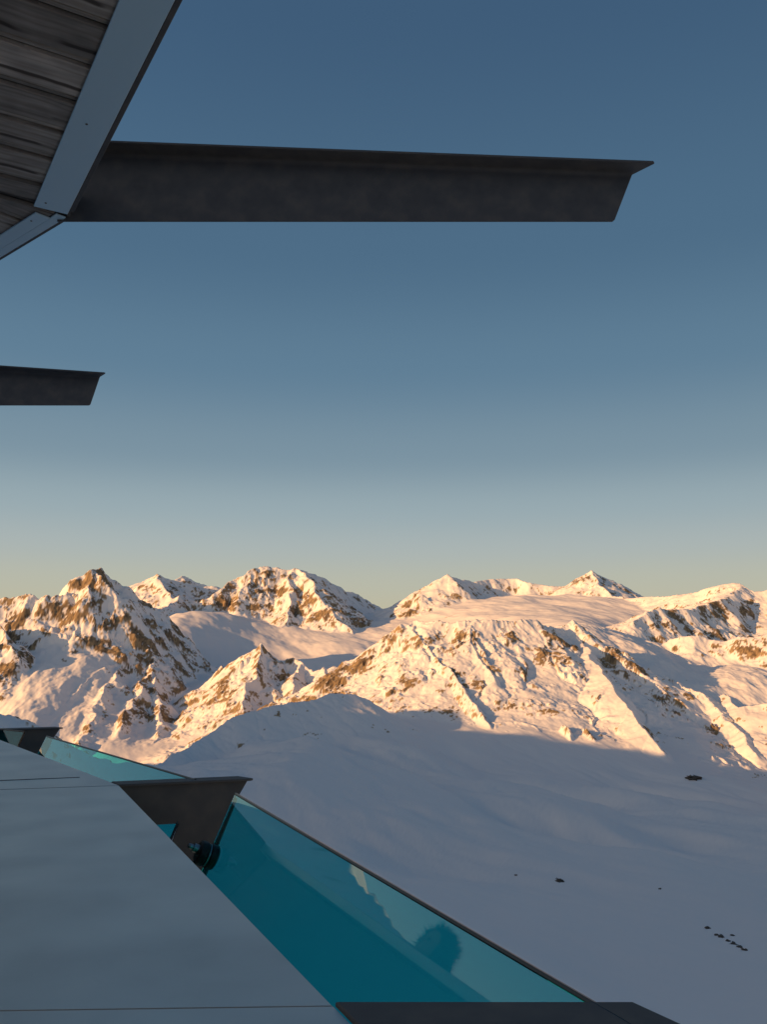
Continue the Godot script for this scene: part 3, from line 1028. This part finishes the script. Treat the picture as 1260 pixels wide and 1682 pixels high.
# ------------------------------------------------------------------ glass
func _glass() -> void:
	var m := StandardMaterial3D.new()
	m.albedo_color = Color(0.16, 0.80, 0.84, 0.0)
	m.roughness = 0.0
	m.refraction_enabled = true
	m.refraction_scale = 0.05
	m.transparency = BaseMaterial3D.TRANSPARENCY_ALPHA
	var edge := StandardMaterial3D.new()
	edge.albedo_color = Color(0.10, 0.15, 0.20)
	edge.roughness = 0.3
	var specs := [
		[Vector2(-0.844, -5.208), Vector2(0.70, -1.66), 24.0, "large teal tinted glass pane leaning out beyond the wide grey ledge"],
		[Vector2(-3.21, -8.657), Vector2(-1.19, -5.765), 24.0, "smaller teal tinted glass pane mirroring sunlit peaks beside the ledge"],
		[Vector2(-7.0, -11.9), Vector2(-3.62, -9.15), 24.0, "sliver of teal glass behind the farthest steel bracket"],
	]
	for k in 3:
		var sp: Array = specs[k]
		var t := thing("glass_screen", sp[3], "glass panel", "teal glass panels of the balustrade")
		var a: Vector2 = sp[0]
		var b: Vector2 = sp[1]
		var e := (b - a).normalized()
		var outv := Vector2(-e.y, e.x)
		if outv.x < 0: outv = -outv
		var tilt := deg_to_rad(sp[2])
		var e3 := Vector3(e.x, 0, e.y)
		var down := Vector3(-outv.x * sin(tilt), -cos(tilt), -outv.y * sin(tilt))
		var nrm := e3.cross(down).normalized()
		var l := a.distance_to(b)
		var st := begin()
		plate(st, PackedVector2Array([Vector2(0, 0), Vector2(l, 0), Vector2(l, 1.3), Vector2(0, 1.3)]), v3(a.x, -0.80, a.y), e3, down, nrm, 0.018, 0.0015)
		part("pane", st, m, t)
		# the dark sealed top edge of the laminate
		var te := begin()
		plate(te, PackedVector2Array([Vector2(0, -0.011), Vector2(l, -0.011), Vector2(l, -0.0005), Vector2(0, -0.0005)]), v3(a.x, -0.80, a.y) - nrm * 0.002, e3, down, nrm, 0.022, 0.002)
		part("top_edge", te, edge, t)
		# a bolt-through clamp holds the pane to the bracket
		if k < 2:
			var face := nrm if nrm.dot(-v3(a.x, -0.8, a.y) + EYE) > 0 else -nrm
			var at0 := v3(a.x, -0.80, a.y) + e3 * (0.07 if k == 0 else 0.04) + down * 0.34
			var cl := begin()
			lathe(cl, PackedVector2Array([Vector2(0, 0.085), Vector2(0.05, 0.085), Vector2(0.064, 0.078), Vector2(0.066, 0.045), Vector2(0.058, 0.036), Vector2(0.058, 0.024), Vector2(0.066, 0.018), Vector2(0.066, -0.03), Vector2(0.06, -0.036), Vector2(0, -0.036)]), at0, face, 32)
			var clamp_ := part("clamp", cl, rubber(), t)
			var ri := begin()
			lathe(ri, PackedVector2Array([Vector2(0.0585, 0.0255), Vector2(0.062, 0.027), Vector2(0.062, 0.033), Vector2(0.0585, 0.0345)]), at0, face, 32)
			part("steel_ring", ri, bright_steel(), clamp_)
			var bo := begin()
			lathe(bo, PackedVector2Array([Vector2(0, 0.15), Vector2(0.012, 0.147), Vector2(0.016, 0.138), Vector2(0.016, 0.118), Vector2(0.026, 0.117), Vector2(0.026, 0.0855), Vector2(0, 0.0855)]), at0 + down * -0.012, face, 6)
			part("bolt", bo, bright_steel(), clamp_)


func rubber() -> StandardMaterial3D:
	if not mats.has("rubber"):
		var m := StandardMaterial3D.new()
		m.albedo_color = Color(0.12, 0.12, 0.13)
		m.roughness = 0.45
		mats.rubber = m
	return mats.rubber


func bright_steel() -> StandardMaterial3D:
	if not mats.has("bright"):
		var m := StandardMaterial3D.new()
		m.albedo_color = Color(0.62, 0.64, 0.66)
		m.metallic = 1.0
		m.roughness = 0.3
		mats.bright = m
	return mats.bright


# ------------------------------------------------------------------ loose rocks on the slope
func ground_at(px: float, py: float) -> Vector3:
	var d := at_px(px, py, 0.001)
	var az := atan2(d.x, -d.z)
	var i := 0
	while i < col_az.size() - 1 and col_az[i] < az: i += 1
	var nc := col_az.size()
	for j in row_r.size():
		if row_r[j] > 60.0 and grid_h[j * nc + i] / row_r[j] > d.y:
			return Vector3(d.x * row_r[j], grid_h[j * nc + i], d.z * row_r[j]) + EYE
	return EYE


func _rocks() -> void:
	var mat := StandardMaterial3D.new()
	mat.albedo_texture = noise_tex(0.03, 4, 77, [Color(0.22, 0.21, 0.20), Color(0.33, 0.31, 0.29), Color(0.47, 0.44, 0.41)], 256)
	mat.uv1_triplanar = true
	mat.uv1_scale = Vector3(0.4, 0.4, 0.4)
	mat.roughness = 0.95
	var chain := "small dark rock in the broken chain of rocks on the shaded snow"
	var list := [
		[920, 1447, 13, "dark rock lying alone on the shaded open snow slope", ""],
		[848, 1440, 5, "tiny dark stone on smooth shaded snow", ""],
		[1140, 1279, 22, "dark rock outcrop poking through shaded snow below the sunlit hill", ""],
		[1163, 1526, 9, chain, "c"], [1178, 1537, 7, chain, "c"], [1186, 1542, 11, chain, "c"], [1197, 1547, 8, chain, "c"], [1206, 1552, 12, chain, "c"], [1216, 1556, 9, chain, "c"], [1224, 1562, 10, chain, "c"], [1204, 1540, 6, chain, "c"],
		[1085, 1462, 5, "tiny dark stone near the chain of rocks", ""],
	]
	var rng := RandomNumberGenerator.new()
	rng.seed = 99
	for e in list:
		var g := ground_at(e[0], e[1])
		var size: float = e[2] / FOCAL * (g - EYE).length() * 0.5
		var nz := FastNoiseLite.new()
		nz.seed = rng.randi() % 1000
		nz.frequency = 1.6
		var sp := SphereMesh.new()
		sp.radial_segments = 14
		sp.rings = 8
		var arr := sp.get_mesh_arrays()
		var vs: PackedVector3Array = arr[Mesh.ARRAY_VERTEX]
		var turn := rng.randf() * TAU
		for i in vs.size():
			var v := vs[i] * 2.0
			var f := 0.7 + 1.0 * nz.get_noise_3dv(v * 1.3)
			f = roundf(f * 5.0) / 5.0 * 0.6 + f * 0.4
			v = Vector3(v.x * 1.25, v.y * 0.42, v.z * 1.0) * f
			vs[i] = v.rotated(Vector3.UP, turn) * size * Vector3(1, 1, 1.5) + Vector3(0, size * 0.05, 0)
		arr[Mesh.ARRAY_VERTEX] = vs
		var am := ArrayMesh.new()
		am.add_surface_from_arrays(Mesh.PRIMITIVE_TRIANGLES, arr)
		var st := SurfaceTool.new()
		st.create_from(am, 0)
		st.deindex()
		st.generate_normals()
		var mi := MeshInstance3D.new()
		mi.name = "rock"
		mi.mesh = st.commit()
		mi.material_override = mat
		mi.position = g
		mi.set_meta("label", e[3])
		mi.set_meta("category", "rock")
		if e[4] != "": mi.set_meta("group", "rocks strung along the shaded slope")
		add_child(mi, true)


# ------------------------------------------------------------------ the person mirrored in the glass
func _nets(st: SurfaceTool, bones: Array, k: float, cell: float, paint: Callable) -> void:
	var lo := Vector3(1e9, 1e9, 1e9)
	var hi := -lo
	for b in bones:
		var r: float = maxf(b[2], b[3]) + cell * 2.0
		for p in [b[0], b[1]]:
			lo = lo.min(p - Vector3.ONE * r)
			hi = hi.max(p + Vector3.ONE * r)
	var n := Vector3i((hi - lo) / cell) + Vector3i(2, 2, 2)
	var f := PackedFloat32Array()
	f.resize(n.x * n.y * n.z)
	f.fill(1.0)
	# distances, visiting only the cells near each bone
	var acc := PackedFloat32Array()
	acc.resize(f.size())
	for b in bones:
		var a: Vector3 = b[0]
		var d: Vector3 = b[1] - a
		var r: float = maxf(b[2], b[3]) + k * 2.0 + cell * 2.0
		var l2 := maxf(d.length_squared(), 1e-9)
		var i0 := Vector3i((a.min(b[1]) - Vector3.ONE * r - lo) / cell).max(Vector3i.ZERO)
		var i1 := Vector3i((a.max(b[1]) + Vector3.ONE * r - lo) / cell).min(n - Vector3i.ONE)
		for x in range(i0.x, i1.x + 1):
			for y in range(i0.y, i1.y + 1):
				for z in range(i0.z, i1.z + 1):
					var p := lo + Vector3(x, y, z) * cell
					var t := clampf((p - a).dot(d) / l2, 0.0, 1.0)
					acc[(x * n.y + y) * n.z + z] += exp(-((p - a - d * t).length() - lerpf(b[2], b[3], t)) / k)
	for i in f.size():
		f[i] = -k * log(maxf(acc[i], 1e-6))
	var at := {}
	var verts := PackedVector3Array()
	for x in n.x - 1:
		for y in n.y - 1:
			for z in n.z - 1:
				var o := (x * n.y + y) * n.z + z
				var inside := 0
				var vals := [f[o], f[o + 1], f[o + n.z], f[o + n.z + 1], f[o + n.y * n.z], f[o + n.y * n.z + 1], f[o + n.y * n.z + n.z], f[o + n.y * n.z + n.z + 1]]
				for v in vals:
					if v < 0.0: inside += 1
				if inside == 0 or inside == 8: continue
				var sum := Vector3.ZERO
				var cnt := 0
				for e in [[0, 1], [0, 2], [0, 4], [1, 3], [1, 5], [2, 3], [2, 6], [4, 5], [4, 6], [3, 7], [5, 7], [6, 7]]:
					var va: float = vals[e[0]]
					var vb: float = vals[e[1]]
					if (va < 0.0) != (vb < 0.0):
						var pa := Vector3(e[0] >> 2, (e[0] >> 1) & 1, e[0] & 1)
						var pb := Vector3(e[1] >> 2, (e[1] >> 1) & 1, e[1] & 1)
						sum += pa.lerp(pb, va / (va - vb))
						cnt += 1
				at[o] = verts.size()
				verts.append(lo + (Vector3(x, y, z) + sum / cnt) * cell)
	var grad := func(p: Vector3) -> Vector3:
		var g := Vector3.ZERO
		var best := 0.0
		for b in bones:
			var d: Vector3 = b[1] - b[0]
			var t := clampf((p - b[0]).dot(d) / maxf(d.length_squared(), 1e-9), 0.0, 1.0)
			var v: Vector3 = p - b[0] - d * t
			var w := exp(-(v.length() - lerpf(b[2], b[3], t)) / k)
			g += v.normalized() * w
			best += w
		return g.normalized()
	var nrm := PackedVector3Array()
	for v in verts: nrm.append(grad.call(v))
	var sx := n.y * n.z
	for x in range(1, n.x - 1):
		for y in range(1, n.y - 1):
			for z in range(1, n.z - 1):
				var o := (x * n.y + y) * n.z + z
				for e in [[o + sx, -n.z, -1], [o + n.z, -1, -sx], [o + 1, -sx, -n.z]]:
					if (f[o] < 0.0) == (f[e[0]] < 0.0): continue
					var q := [o, o + e[1], o + e[1] + e[2], o + e[2]]
					if not (at.has(q[0]) and at.has(q[1]) and at.has(q[2]) and at.has(q[3])): continue
					for tr in [[0, 1, 2], [0, 2, 3]]:
						var id := [at[q[tr[0]]], at[q[tr[1]]], at[q[tr[2]]]]
						var va := verts[id[0]]
						if (verts[id[1]] - va).cross(verts[id[2]] - va).dot(nrm[id[0]] + nrm[id[1]] + nrm[id[2]]) > 0.0:
							id = [id[0], id[2], id[1]]
						for w in id:
							st.set_normal(nrm[w])
							st.set_color(paint.call(verts[w]))
							st.add_vertex(verts[w])


func _person() -> void:
	# leaning on the inner rim of the ledge, looking out over the glass
	var out := Vector3(0.915, 0, -0.403)
	var side := Vector3(0.403, 0, 0.915)
	var head := Vector3(-2.52, -0.49, -4.78) + EYE
	var p := func(o: float, y: float, s: float) -> Vector3: return Vector3(head.x, 0, head.z) + out * o + side * s + Vector3.UP * y
	var t := thing("person", "person in a dark fur-hooded jacket, mirrored in the large teal pane", "person")
	var bones := []
	for s in [-1.0, 1.0]:
		bones.append([p.call(-0.62, 0.06, 0.12 * s), p.call(-0.44, 0.045, 0.14 * s), 0.05, 0.045])
		bones.append([p.call(-0.62, 0.08, 0.12 * s), p.call(-0.55, 0.46, 0.12 * s), 0.05, 0.068])
		bones.append([p.call(-0.55, 0.46, 0.12 * s), p.call(-0.56, 0.84, 0.10 * s), 0.07, 0.105])
		bones.append([p.call(-0.14, 1.04, 0.17 * s), p.call(0.02, 0.86, 0.27 * s), 0.07, 0.058])
		bones.append([p.call(0.02, 0.86, 0.27 * s), p.call(0.255, 0.935, 0.10 * s), 0.055, 0.04])
	bones.append([p.call(-0.54, 0.88, 0.0), p.call(-0.36, 1.0, 0.0), 0.145, 0.14])
	bones.append([p.call(-0.36, 1.0, 0.0), p.call(-0.16, 1.07, 0.0), 0.15, 0.13])
	bones.append([p.call(-0.16, 1.06, -0.12), p.call(-0.16, 1.06, 0.12), 0.095, 0.095])
	bones.append([p.call(-0.12, 1.08, 0.0), p.call(-0.03, 1.16, 0.0), 0.065, 0.06])
	bones.append([p.call(-0.015, 1.24, 0.0), p.call(0.005, 1.18, 0.0), 0.088, 0.07])
	bones.append([p.call(0.05, 1.165, 0.0), p.call(0.055, 1.15, 0.0), 0.04, 0.035])
	var st := begin()
	var paint := func(v: Vector3) -> Color:
		if v.distance_to(p.call(0.0, 1.21, 0.0)) < 0.135 and (v - head).dot(out) > -0.03: return Color(0.45, 0.28, 0.20)
		return Color(0.02, 0.022, 0.028) if v.y > 0.86 else Color(0.03, 0.032, 0.04)
	_nets(st, bones, 0.016, 0.02, paint)
	# nose, ears
	var fine := []
	fine.append([p.call(0.072, 1.222, 0.0), p.call(0.094, 1.19, 0.0), 0.009, 0.014])
	for s in [-1.0, 1.0]:
		fine.append([p.call(-0.01, 1.225, 0.09 * s), p.call(-0.015, 1.195, 0.088 * s), 0.014, 0.011])
	fine.append([p.call(0.078, 1.152, -0.018), p.call(0.078, 1.152, 0.018), 0.008, 0.008])
	_nets(st, fine, 0.003, 0.004, func(_v: Vector3) -> Color: return Color(0.45, 0.27, 0.19))
	# gloved hands, one laid on the other, resting on the ledge
	for s in [-1.0, 1.0]:
		var hb := []
		var y0 := 0.925
		hb.append([p.call(0.25, y0, 0.10 * s), p.call(0.31, y0 - 0.002, 0.065 * s), 0.028, 0.03])
		for q in 4:
			var off := (q - 1.5) * 0.02
			var k0: Vector3 = p.call(0.325 + absf(off) * -0.3, y0, 0.055 * s) + (out * 0.5 + side * s).normalized() * off
			var dir: Vector3 = (out - side * s * 0.55).normalized()
			var ln: float = [0.034, 0.04, 0.038, 0.03][q]
			var k1: Vector3 = k0 + dir * ln + Vector3.UP * 0.003
			var k2: Vector3 = k1 + dir * ln * 0.8 - Vector3.UP * 0.007
			hb.append([k0 - dir * 0.02, k1, 0.0105, 0.01])
			hb.append([k1, k2, 0.01, 0.0085])
		var th: Vector3 = p.call(0.275, y0, 0.055 * s)
		hb.append([th, th + (out - side * s * 0.9).normalized() * 0.035, 0.012, 0.011])
		hb.append([th + (out - side * s * 0.9).normalized() * 0.035, th + (out - side * s * 0.5).normalized() * 0.062, 0.011, 0.009])
		_nets(st, hb, 0.003, 0.005, func(_v: Vector3) -> Color: return Color(0.025, 0.025, 0.03))
	var cloth := StandardMaterial3D.new()
	cloth.vertex_color_use_as_albedo = true
	cloth.roughness = 0.9
	part("body", st, cloth, t)
	var eye := StandardMaterial3D.new()
	eye.albedo_color = Color(0.14, 0.11, 0.09)
	eye.roughness = 0.2
	for s in [-1.0, 1.0]:
		var es := begin()
		lathe(es, PackedVector2Array([Vector2(0, 0.009), Vector2(0.006, 0.007), Vector2(0.009, 0.0), Vector2(0.006, -0.007), Vector2(0, -0.009)]), p.call(0.068, 1.228, 0.033 * s), Vector3.UP, 10)
		part("eye", es, eye, t)
	# the hood with its rim of long fur
	var hs := begin()
	var fur := StandardMaterial3D.new()
	fur.albedo_color = Color(0.20, 0.17, 0.15)
	fur.roughness = 1.0
	var hb2 := [[p.call(-0.05, 1.25, 0.0), p.call(-0.07, 1.17, 0.0), 0.105, 0.11], [p.call(-0.10, 1.12, 0.0), p.call(-0.10, 1.10, 0.0), 0.11, 0.12]]
	_nets(hs, hb2, 0.02, 0.02, func(_v: Vector3) -> Color: return Color.BLACK)
	var rng := RandomNumberGenerator.new()
	rng.seed = 12
	for i in 2600:
		var a := rng.randf() * TAU
		var lean := rng.randf_range(-0.75, 0.35)
		var dir: Vector3 = (side * cos(a) + Vector3.UP * sin(a) + out * lean).normalized()
		var base: Vector3 = p.call(-0.03, 1.205, 0.0) + dir * 0.095
		var tip := base + (dir + out * rng.randf_range(-0.1, 0.5) + Vector3(rng.randf() - 0.5, rng.randf() - 0.5, rng.randf() - 0.5) * 0.7).normalized() * rng.randf_range(0.04, 0.11)
		var w := dir.cross(tip - base).normalized() * 0.0055
		var w2 := w.cross(tip - base).normalized() * 0.0055
		for tr in [[base + w, base - w, tip], [base + w2, base - w2, tip]]:
			var nn: Vector3 = dir
			for q in tr:
				hs.set_normal(nn)
				hs.add_vertex(q)
	part("fur_hood", hs, fur, t)
	# the floor of the terrace behind the ledge
	var fl := begin()
	plate(fl, PackedVector2Array([C1 + Vector2(-0.8, 0.3), C2 + Vector2(-0.75, 0.3), C3 + Vector2(-0.6, 0.5), Vector2(-8.5, -6.0), Vector2(-6.0, 3.0), Vector2(0.2, 2.0)]), Vector3(0, -0.12, 0), Vector3(1, 0, 0), Vector3(0, 0, 1), Vector3.UP, 0.12, 0.0)
	var floor_ := MeshInstance3D.new()
	floor_.name = "terrace_floor"
	floor_.mesh = fl.commit()
	floor_.material_override = steel()
	floor_.set_meta("kind", "structure")
	add_child(floor_)
